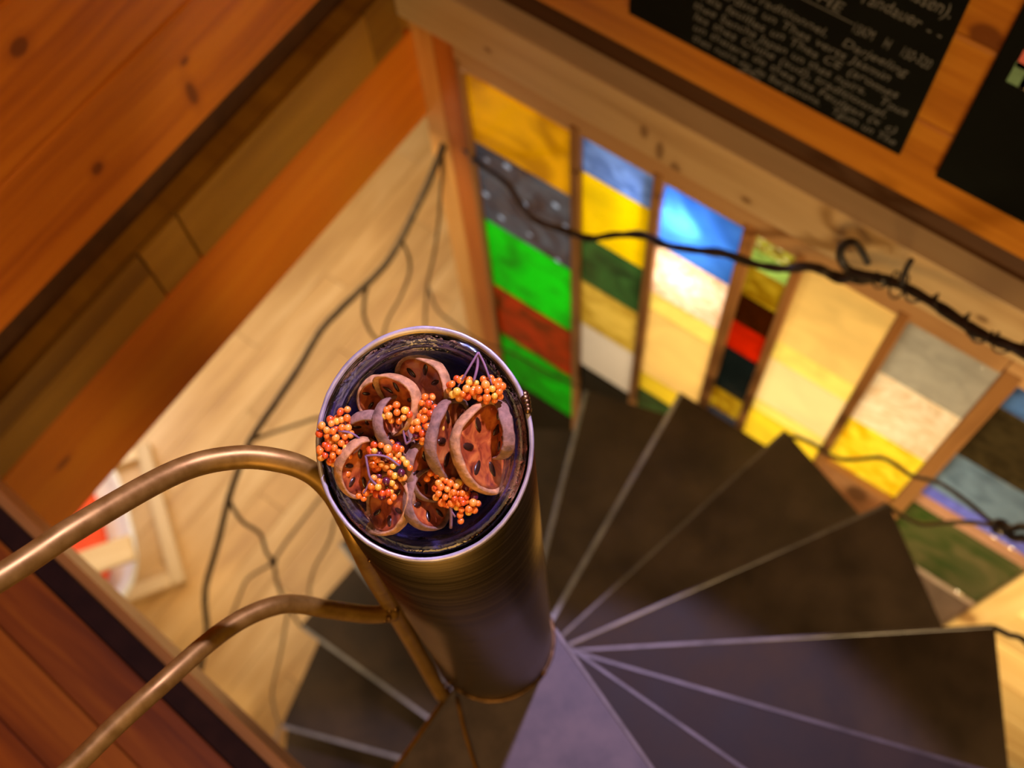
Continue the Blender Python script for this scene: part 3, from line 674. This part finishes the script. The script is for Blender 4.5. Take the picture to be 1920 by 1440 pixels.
rows = [  # text, left x, baseline z, height
    ('(eum)', 0.020, 0.470, 0.050), ('& (softboissen).', -0.085, 0.418, 0.046), ('x  6 Tandauer - -', -0.110, 0.372, 0.042),
    ('THE', -0.140, 0.330, 0.040), ('15KM   H   150-320', -0.052, 0.305, 0.037),
    ('thee van Traditionnel.   Darjeeling', -0.330, 0.268, 0.031), ('des Jardins un Thes verts Jasmin', -0.330, 0.240, 0.031),
    ('vrais feuilles un Thes CE (aromes', -0.325, 0.212, 0.031), ('thee Sencha Japan un thes noirs.   Tous', -0.325, 0.185, 0.031),
    ('les thes Chine (sud), traditionnel.', -0.322, 0.158, 0.031), ('un theiere de thee les Feuilgan (x c)', -0.320, 0.131, 0.030),
    ('thes noirs en de Bergamote.   Tgum un The', -0.318, 0.106, 0.029)]
for (s_, x_, z_, h_) in rows:
    h_ *= 0.88; ws = []; cx_ = 0.0
    for part in s_.split(' '):
        if not part: cx_ += 0.35*h_; continue
        o = chalk(b1, part, x_, z_, h_)
        wmax = max((v.co.x for v in o.data.vertices), default=0.01)
        ws.append((o, cx_)); cx_ += wmax + 0.30*h_
    k_ = min(1.0, (0.088 - x_)/cx_)
    for o, c_ in ws: o.location.x += c_*k_; o.scale.x = k_
ul = link('chalk_underline', box_me('chalk_underline', 0.17, 0.0022, 0.0006, 0), M_CHALK, b1); ul.location = (-0.135-b1.location.x, 0.322-b1.location.z, 0.0045)
st_x = link('chalk_cross', None, None, None)
bpy.data.objects.remove(st_x)
cb = bmesh.new()
for a in (0.5, -0.4):
    bmesh.ops.create_cube(cb, size=1.0, matrix=Matrix.Rotation(a, 4, 'Z') @ Matrix.Diagonal((0.05, 0.003, 0.0006, 1)))
o = link('chalk_cross', bm_mesh(cb, 'chalk_cross'), M_CHALK, b1); o.location = (-0.200-b1.location.x, 0.100-b1.location.z, 0.0045)
for (px, py, c, nm, w_, h_) in ((1908, 138, (0.16, 0.30, 0.19), 'green_sticker', .028, .045), (1921, 112, (0.7, 0.16, 0.16), 'pink_sticker', .024, .036), (1922, 153, (0.42, 0.36, 0.30), 'beige_sticker', .02, .03)):
    q = un(px, py, 1, YW-0.009)
    o = link('sticker', box_me('sticker', w_, h_, 0.0008, 0), plain(nm, c, 0.7), b2); o.location = (q.x+0.005-b2.location.x, q.z-b2.location.z, 0.0046)
    o['label'] = nm.replace('_', ' ') + ' on the chalkboard'

# ------------------------------------------------------------------ glass dish set in the column top
JO = Vector((0, 0, HC)); JN = Vector((-SLX, -SLY, 1)).normalized()
JU = (RM.col[0] - JN*RM.col[0].dot(JN)).normalized(); JV = JN.cross(JU)
JM = Matrix((JU, JV, JN)).transposed()
def jl(zx, zy, w):
    """close-up coordinates (2.88 per pixel from 560,580) onto the plane w above the rim plane, in dish axes"""
    d = ray(560 + zx/2.88, 580 + zy/2.88); o = JO + JN*w
    p = CT + d*((o-CT).dot(JN)/d.dot(JN)) - JO
    return Vector((p.dot(JU), p.dot(JV), p.dot(JN)))
mG, nt, out = mat('clear_glass')
p = bsdf(nt, out, 0.02, 0.0, (0.93, 0.94, 0.99)); p.inputs['Transmission Weight'].default_value = 1.0; p.inputs['IOR'].default_value = 1.48
tc = N(nt, 'ShaderNodeTexCoord'); nz = N(nt, 'ShaderNodeTexNoise'); nz.inputs['Scale'].default_value = 42; nz.inputs['Detail'].default_value = 3; nz.inputs['Distortion'].default_value = 2.5
L(nt, tc.outputs['Object'], nz.inputs['Vector'])
bu = N(nt, 'ShaderNodeBump'); bu.inputs['Strength'].default_value = 0.25; bu.inputs['Distance'].default_value = 0.004; L(nt, nz.outputs[0], bu.inputs['Height']); L(nt, bu.outputs[0], p.inputs['Normal'])
dish = link('glass_dish', None); dish.matrix_world = Matrix.Translation(JO) @ JM.to_4x4()
tag(dish, 'clear glass dish set into the top of the steel column', 'dish')
slope_dir = Vector((SLX, SLY, 0)).normalized(); sl3 = Vector((slope_dir.x, slope_dir.y, rimz(slope_dir.x, slope_dir.y)-HC)).normalized()
sloc = Vector((sl3.dot(JU), sl3.dot(JV), 0)).normalized(); stretch = 1/JN.z
def ell(v):
    d = v.dot(sloc); return v + sloc*d*(stretch-1)
def lathe(prof, n=128, closed=False):
    bm = bmesh.new(); rings = []
    for (r, w) in prof:
        rings.append([bm.verts.new(ell(Vector((r*math.cos(2*math.pi*q/n), r*math.sin(2*math.pi*q/n), 0))) + Vector((0, 0, w))) for q in range(n)])
    pr = list(zip(rings, rings[1:])) + ([(rings[-1], rings[0])] if closed else [])
    for a, b in pr:
        for q in range(n): bm.faces.new((a[q], a[(q+1) % n], b[(q+1) % n], b[q]))
    if not closed:
        for rg in (rings[0][::-1], rings[-1]): bm.faces.new(rg)
    bmesh.ops.recalc_face_normals(bm, faces=bm.faces[:])
    return bm
inner = [(0.002, -0.0455), (0.03, -0.0455), (0.048, -0.044), (0.058, -0.039), (0.064, -0.030), (0.0685, -0.019), (0.0715, -0.0085), (0.0730, -0.0070), (0.0745, -0.0072), (0.0755, -0.0030), (0.0775, -0.0008), (0.0800, -0.0006)]
outer = [(0.0835, -0.0014), (0.0850, -0.0036), (0.0845, -0.0062), (0.0800, -0.0075), (0.0760, -0.0125), (0.0725, -0.0205), (0.068, -0.032), (0.0615, -0.0425), (0.050, -0.0485), (0.03, -0.050), (0.002, -0.050)]
me = smooth(bm_mesh(lathe(inner + outer), 'bowl'))
link('bowl', me, mG, dish)
M_LITIN = metal('blue_lit_lining', (0.09, 0.09, 0.28), (0.18, 0.17, 0.46), rough=0.25, metallic=0.7, scale=30, bump=0.3)  # blue-violet of the cool lamp's light put into the liner colour
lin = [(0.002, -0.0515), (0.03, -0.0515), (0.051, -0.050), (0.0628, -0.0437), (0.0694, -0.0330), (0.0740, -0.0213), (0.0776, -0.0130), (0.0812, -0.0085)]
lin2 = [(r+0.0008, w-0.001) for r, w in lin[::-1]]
link('liner', smooth(bm_mesh(lathe(lin + lin2), 'liner')), M_LITIN, dish)

# ------------------------------------------------------------------ dried fruit slices
mF, nt, out = mat('dried_flesh'); p = bsdf(nt, out, 0.34)
tc = N(nt, 'ShaderNodeTexCoord'); n1 = N(nt, 'ShaderNodeTexNoise'); n1.inputs['Scale'].default_value = 70; n1.inputs['Detail'].default_value = 6; n1.inputs['Distortion'].default_value = 0.8
oi = N(nt, 'ShaderNodeObjectInfo'); av = N(nt, 'ShaderNodeVectorMath', operation='ADD'); L(nt, tc.outputs['Object'], av.inputs[0]); L(nt, oi.outputs['Random'], av.inputs[1]); L(nt, av.outputs[0], n1.inputs['Vector'])
r = ramp(nt, n1.outputs[0], [(0.30, (0.10, 0.014, 0.006)), (0.46, (0.34, 0.065, 0.018)), (0.60, (0.56, 0.15, 0.030)), (0.74, (0.64, 0.24, 0.06))]); L(nt, r.outputs[0], p.inputs['Base Color'])
b_ = N(nt, 'ShaderNodeBump'); b_.inputs['Strength'].default_value = 0.5; b_.inputs['Distance'].default_value = 0.002; L(nt, n1.outputs[0], b_.inputs['Height']); L(nt, b_.outputs[0], p.inputs['Normal'])
p.inputs['Coat Weight'].default_value = 0.35; p.inputs['Coat Roughness'].default_value = 0.15
mR = plain('dried_rind', (0.42, 0.205, 0.08), 0.7, 0.45, 160, bump=0.6)
mR2 = plain('grey_rind', (0.22, 0.115, 0.075), 0.75, 0.45, 160, bump=0.6)
mS = plain('dark_seed', (0.030, 0.010, 0.005), 0.3, 0.5, 200, coat=0.5)
def slice_fruit(zx, zy, w, D, lean, tilt, spin, curl, seed, label, rind=None, thick=0.0105, squash=1.0, seeds=6, twist=0.0):
    rnd = random.Random(seed); Rr = D/2
    ph = [rnd.uniform(0, 6.28) for _ in range(4)]
    def rad(a): return 1 + 0.05*math.sin(2*a+ph[0]) + 0.035*math.sin(3*a+ph[1]) + 0.02*math.sin(5*a+ph[2])
    def warp(v):
        x, y = v.x/Rr, v.y/Rr
        return Vector((v.x*(1-0.10*abs(curl)*x*x), v.y*squash, v.z + Rr*(curl*(x*x) + twist*x*y + 0.06*math.sin(2.5*x+ph[3])*y)))
    c = jl(zx, zy, w); la = math.radians(lean); ta = math.radians(tilt)
    nz_ = Vector((math.cos(la)*math.sin(ta), math.sin(la)*math.sin(ta), math.cos(ta)))
    base = Vector((-math.sin(la), math.cos(la), 0))
    xa = base*math.cos(math.radians(spin)) + nz_.cross(base)*math.sin(math.radians(spin)); ya = nz_.cross(xa)
    root = link('dried_fruit_slice', None)
    root.matrix_world = Matrix.Translation(JO) @ JM.to_4x4() @ Matrix.Translation(c) @ Matrix((xa, ya, nz_)).transposed().to_4x4()
    tag(root, label, 'fruit slice', 'dried fruit slices in the glass dish')
    na = 44
    bm = bmesh.new()
    def ringp(f, z, nr): return [bm.verts.new(warp(Vector((Rr*f*rad(2*math.pi*q/na)*math.cos(2*math.pi*q/na), Rr*f*rad(2*math.pi*q/na)*math.sin(2*math.pi*q/na), z + nr*noise.noise(Vector((f*7+seed, math.cos(2*math.pi*q/na)*3*f, math.sin(2*math.pi*q/na)*3*f))))))) for q in range(na)]
    fs = (0.02, 0.16, 0.32, 0.48, 0.62, 0.76, 0.88)
    tr = [ringp(f, thick*(0.10+0.20*f*f), 0.0020*(1-f*f)) for f in fs]
    br_ = [ringp(f, -thick*(0.10+0.20*f*f), 0.0012*(1-f*f)) for f in fs]
    def br2(a, b, fl):
        for q in range(na):
            j = (q+1) % na; bm.faces.new((a[q], a[j], b[j], b[q]) if fl else (a[q], b[q], b[j], a[j]))
    for a, b in zip(tr, tr[1:]): br2(a, b, False)
    for a, b in zip(br_, br_[1:]): br2(a, b, True)
    bm.faces.new(tr[0]); bm.faces.new(br_[0][::-1])
    br2(tr[-1], br_[-1], False)
    link('flesh', smooth(bm_mesh(bm, 'flesh')), mF, root)
    bm = bmesh.new(); rr_ = []
    for (f, z) in ((0.87, 0.22), (0.90, 0.42), (0.945, 0.52), (0.99, 0.40), (1.01, 0.0), (0.99, -0.40), (0.945, -0.5), (0.89, -0.36), (0.87, -0.2)):
        rr_.append([bm.verts.new(warp(Vector((Rr*f*rad(a)*math.cos(a), Rr*f*rad(a)*math.sin(a), thick*z*(1+0.22*noise.noise(Vector((math.cos(a)*4, math.sin(a)*4, seed+0.5)))))))) for a in [2*math.pi*q/na for q in range(na)]])
    for a, b in zip(rr_, rr_[1:] + rr_[:1]): br2(a, b, True)
    bmesh.ops.recalc_face_normals(bm, faces=bm.faces[:])
    link('rind', smooth(bm_mesh(bm, 'rind')), rind or mR, root)
    for q in range(seeds):
        a = 2*math.pi*(q+rnd.uniform(-.15, .15))/seeds + ph[1]; f = rnd.uniform(0.52, 0.64)
        bm = bmesh.new(); bmesh.ops.create_uvsphere(bm, u_segments=10, v_segments=6, radius=1.0)
        for v in bm.verts: v.co = Vector((v.co.x*Rr*0.20, v.co.y*Rr*0.085, v.co.z*0.0016))
        pc = Vector((Rr*f*math.cos(a), Rr*f*math.sin(a), thick*0.17)); 
        for v in bm.verts:
            x, y = v.co.x, v.co.y
            v.co = warp(Vector((pc.x + x*math.cos(a) - y*math.sin(a), pc.y + x*math.sin(a) + y*math.cos(a), pc.z + v.co.z)))
        link('seed', smooth(bm_mesh(bm, 'seed')), mS, root)
    return root
SL = [
    (1095, 655, -0.012, 0.046, 180, 70, 0, 0.10, 21, 'thin grey-edged dried slice at the far right of the dish', mR2, 1.0),
    (1000, 745, -0.006, 0.072, 0, 57, 5, 0.10, 3, 'largest reddish dried slice with three seed pits, right side', mR, 1.0),
    (822, 700, -0.008, 0.070, 0, 72, 0, 0.05, 5, 'upright narrow slice with black seed holes in the centre right', mR2, 1.0),
    (680, 420, -0.022, 0.054, 205, 38, 30, 0.12, 8, 'dark red slice at the top of the heap', mR, 1.0),
    (562, 495, -0.004, 0.050, 200, 48, 10, 0.45, 11, 'cupped slice with a cream curled rind above the centre', mR, 0.85),
    (430, 460, -0.020, 0.036, 290, 40, 20, 0.15, 13, 'small torn reddish slice at the upper left', mR, 1.0),
    (505, 640, -0.008, 0.052, 15, 72, 0, 0.30, 17, 'grey-backed slice standing left of the centre berries', mR2, 1.0),
    (390, 640, -0.012, 0.040, 262, 58, 0, 0.30, 19, 'dark purple-rimmed curled slice near the left edge', mR2, 1.0),
    (335, 850, -0.006, 0.050, -22, 55, 0, 0.20, 23, 'brown slice with a pale sloping rind at the lower left', mR, 1.0),
    (490, 1050, -0.006, 0.050, 172, 36, 10, 0.12, 29, 'shiny red slice lowest in the dish', mR, 1.0),
    (700, 870, -0.012, 0.052, 0, 60, 0, 0.15, 31, 'orange slice with a purple rind just below the centre', mR2, 1.0),
    (690, 1030, -0.010, 0.052, 12, 64, 0, 0.20, 37, 'slice on edge between the lowest slice and the bottom berries', mR2, 1.0),
]
for (zx, zy, w, D, le, ti, sp, cu_, sd, lb, rd, sq) in SL:
    slice_fruit(zx, zy, w, D*1.06, le, ti, sp, cu_, sd, lb, rd, squash=sq)

# ------------------------------------------------------------------ berry sprigs
def berry_mat(name, c): return plain(name, c, 0.32, 0.22, 140, coat=0.35, sss=0.12)
BM_ = [berry_mat('berry_orange', (0.86, 0.20, 0.022)), berry_mat('berry_deep', (0.66, 0.085, 0.012)), berry_mat('berry_light', (0.92, 0.34, 0.055)), berry_mat('berry_yellow', (0.92, 0.48, 0.06)), berry_mat('berry_purple', (0.10, 0.010, 0.028))]
BMESH = []
for m in BM_:
    bm = bmesh.new(); bmesh.ops.create_icosphere(bm, subdivisions=3, radius=1.0)
    me = smooth(bm_mesh(bm, 'berry')); me.materials.append(m); BMESH.append(me)
mST = plain('mauve_stem', (0.20, 0.10, 0.16), 0.6, 0.3, 120)
ZU = 1/(2.88*2275.0)
def sprig(label, bunches, stems, seed, purple=1):
    rnd = random.Random(seed); root = link('berry_sprig', None)
    c0 = jl(bunches[0][0], bunches[0][1], 0.0)
    root.matrix_world = Matrix.Translation(JO) @ JM.to_4x4()
    tag(root, label, 'berries', 'berry sprigs in the glass dish')
    for (zx, zy, rx, ry, n, w0, hgt) in bunches:
        pts = []; tries = 0
        while len(pts) < n and tries < 6000:
            tries += 1
            a = rnd.uniform(0, 6.283); q = math.sqrt(rnd.random()); x, y = q*math.cos(a), q*math.sin(a)
            layer = 0 if len(pts) < n*0.68 else 1
            w = w0 + hgt*math.sqrt(max(0, 1-q*q)) - layer*0.0045 + rnd.uniform(-.0008, .0008)
            P = jl(zx+x*rx, zy+y*ry, w); rr = rnd.uniform(0.0025, 0.0036)
            if all((P-p).length > 0.86*(rr+r_) for p, r_ in pts): pts.append((P, rr))
        for q, (P, rr) in enumerate(pts):
            u_ = rnd.random(); ki = 0 if u_ < .46 else 1 if u_ < .64 else 2 if u_ < .84 else 3 if u_ < 1-0.03*purple else 4
            o = link('berry', BMESH[ki], None, root); o.location = P; o.scale = (rr, rr, rr*rnd.uniform(.95, 1.1)); o.rotation_euler = (rnd.random()*6, rnd.random()*6, 0)
    for pts, r in stems:
        tube('stem', [jl(a, b, w) for a, b, w in pts], r, mST, root, n=5, seg=7, lump=0.1)
    return root
sprig('orange berry sprig with a forked stem at the top right of the dish',
      [(880, 425, 72, 56, 24, 0.004, 0.008), (1025, 435, 82, 66, 32, 0.004, 0.009)],
      [([(970, 232, .010), (930, 300, .011), (880, 385, .012)], .0010), ([(970, 232, .010), (1000, 290, .011), (1032, 375, .012)], .0010), ([(968, 238, .008), (965, 310, .009), (945, 390, .010)], .0012), ([(880, 385, .012), (860, 420, .010)], .0007), ([(1032, 375, .012), (1050, 420, .010)], .0007)], 41, 0)
sprig('orange berry sprig with a V-shaped stem in the centre of the dish',
      [(700, 520, 42, 60, 13, 0.010, 0.006), (690, 645, 75, 76, 32, 0.008, 0.009), (530, 560, 74, 46, 14, 0.012, 0.007)],
      [([(555, 600, .012), (565, 660, .010), (580, 728, .008)], .0010), ([(580, 728, .008), (610, 705, .009), (650, 668, .010)], .0011)], 43, 3)
sprig('orange berry sprig spilling over the left rim of the dish',
      [(245, 575, 36, 42, 7, 0.006, 0.005), (172, 650, 66, 56, 15, 0.008, 0.006), (262, 670, 30, 50, 8, 0.004, 0.005), (200, 770, 92, 58, 24, 0.006, 0.008), (232, 855, 48, 48, 9, 0.002, 0.005)],
      [([(345, 712, .008), (290, 672, .010), (215, 655, .011)], .0010), ([(345, 712, .008), (320, 755, .009), (265, 790, .010)], .0012), ([(270, 662, .010), (255, 620, .010), (248, 590, .010)], .0008)], 47, 0)
sprig('orange berry sprig with a branching stem at the lower left of the slices',
      [(470, 760, 86, 46, 18, 0.010, 0.007), (440, 825, 50, 40, 9, 0.006, 0.006), (540, 862, 66, 56, 16, 0.010, 0.007), (450, 950, 74, 52, 15, 0.010, 0.007), (340, 1003, 34, 22, 3, 0.010, 0.003), (478, 1008, 42, 34, 6, 0.010, 0.004)],
      [([(362, 792, .018), (420, 788, .019), (480, 800, .018), (545, 845, .017)], .0010), ([(362, 790, .018), (372, 850, .018), (388, 915, .017), (440, 965, .016)], .0011), ([(388, 915, .017), (370, 960, .015), (350, 995, .014)], .0008)], 53, 3)
sprig('orange berry sprig with a short stem at the bottom of the dish',
      [(735, 920, 42, 46, 8, 0.008, 0.005), (820, 990, 90, 70, 32, 0.006, 0.009), (905, 1045, 66, 52, 16, 0.004, 0.007), (868, 1125, 18, 20, 2, 0.004, 0.002), (905, 945, 40, 30, 5, 0.002, 0.003)],
      [([(820, 1060, .012), (824, 1110, .008), (822, 1180, .002)], .0014), ([(824, 1090, .010), (845, 1120, .007)], .0009)], 59, 2)

# ------------------------------------------------------------------ chair on the lower floor
ch = link('lounge_chair', None); ch.location = (-1.95, -0.22, ZF)
tag(ch, 'white shell chair with a red seat pad and birch sled frame, down below', 'chair')
def cbar(name, a, b, w, t, m=W_CHAIR):
    a, b = Vector(a), Vector(b); d = b-a; ln = d.length
    z_ = Vector((0, 0, 1)) if abs(d.normalized().z) < 0.9 else Vector((1, 0, 0))
    y_ = z_.cross(d.normalized()).normalized(); z2 = d.normalized().cross(y_)
    o = link(name, box_me(name, ln, w, t, 0.004), m, ch); o.location = (a+b)/2 - ch.location
    o.rotation_euler = Matrix((d.normalized(), y_, z2)).transposed().to_euler(); return o
A = un(337, 1095, 2, ZF+0.02); Bp = un(268, 835, 2, ZF+0.02); Cp = un(225, 1140, 2, ZF+0.02)
ex = (Bp-A).normalized(); ey = Vector((ex.y, -ex.x, 0))
if ey.dot(Cp-A) < 0: ey = -ey
W2, D2 = (Bp-A).length, 0.56
c00, c10, c01, c11 = A, A+ex*W2, A+ey*D2, A+ex*W2+ey*D2
cbar('floor_rail', c00, c10, 0.06, 0.045); cbar('floor_rail', c00+ey*0.031-ex*-0.03, c01+ex*0.03, 0.06, 0.045); cbar('floor_rail', c10+ey*0.031-ex*0.03, c11-ex*0.03, 0.06, 0.045); cbar('floor_rail', c01, c11, 0.06, 0.045)
up_ = Vector((0, 0, 1))
for s in (0.06, W2-0.06):
    p0 = c00 + ex*s + ey*0.30
    cbar('leg', p0 + up_*0.02, p0 + up_*0.40, 0.04, 0.04)
    p1 = c00 + ex*s + ey*0.52
    cbar('leg', p1 + up_*0.02, p1 + up_*0.40, 0.04, 0.04)
def arm(px0, px1, z, w, t):
    cbar('armrest', un(*px0, 2, z), un(*px1, 2, z), w, t)
arm((250, 1026), (120, 1072), ZF+0.60, 0.10, 0.03)
sc_ = un(175, 975, 2, ZF+0.43)
# moulded white shell: a rounded dish with raised lip, front edge facing the stairs
bm = bmesh.new(); nn_, rr2 = 40, []
sx, sy = 0.34, 0.30
ctr = un(205, 985, 2, ZF+0.42); ctr = ctr - ex*0.02 + ey*0.20
for (f, zz) in ((0.02, 0.0), (0.45, 0.0), (0.75, 0.012), (0.92, 0.05), (1.0, 0.11), (1.04, 0.115), (1.05, 0.10), (0.96, 0.03), (0.78, -0.012), (0.45, -0.022), (0.02, -0.022)):
    ring = []
    for q in range(nn_):
        a = 2*math.pi*q/nn_; ca, sa = math.cos(a), math.sin(a); e_ = 0.6
        x_ = math.copysign(abs(ca)**e_, ca)*sx*f; y_ = math.copysign(abs(sa)**e_, sa)*sy*f
        bk = max(0.0, y_/sy)   # back rises away from the stairs
        ring.append(bm.verts.new(ctr + ex*x_ + ey*y_ + up_*(zz + (0.38*bk**3 if f > 0.7 else 0))))
    rr2.append(ring)
for a, b in zip(rr2, rr2[1:]):
    for q in range(nn_): bm.faces.new((a[q], a[(q+1) % nn_], b[(q+1) % nn_], b[q]))
bm.faces.new(rr2[0]); bm.faces.new(rr2[-1])
bmesh.ops.recalc_face_normals(bm, faces=bm.faces[:])
o = link('shell', smooth(bm_mesh(bm, 'shell')), M_WHITE, ch); o.location = -ch.location
bm = bmesh.new(); rr2 = []
for (f, zz) in ((0.02, 0.075), (0.5, 0.075), (0.80, 0.066), (0.93, 0.045), (0.90, 0.02), (0.5, 0.006), (0.02, 0.006)):
    ring = []
    for q in range(nn_):
        a = 2*math.pi*q/nn_; ca, sa = math.cos(a), math.sin(a); e_ = 0.55
        ring.append(bm.verts.new(ctr + ey*0.02 + ex*(math.copysign(abs(ca)**e_, ca)*0.27*f) + ey*(math.copysign(abs(sa)**e_, sa)*0.235*f) + up_*(zz+0.012)))
    rr2.append(ring)
for a, b in zip(rr2, rr2[1:]):
    for q in range(nn_): bm.faces.new((a[q], a[(q+1) % nn_], b[(q+1) % nn_], b[q]))
bm.faces.new(rr2[0]); bm.faces.new(rr2[-1]); bmesh.ops.recalc_face_normals(bm, faces=bm.faces[:])
o = link('seat_pad', smooth(bm_mesh(bm, 'seat_pad')), M_RED, ch); o.location = -ch.location
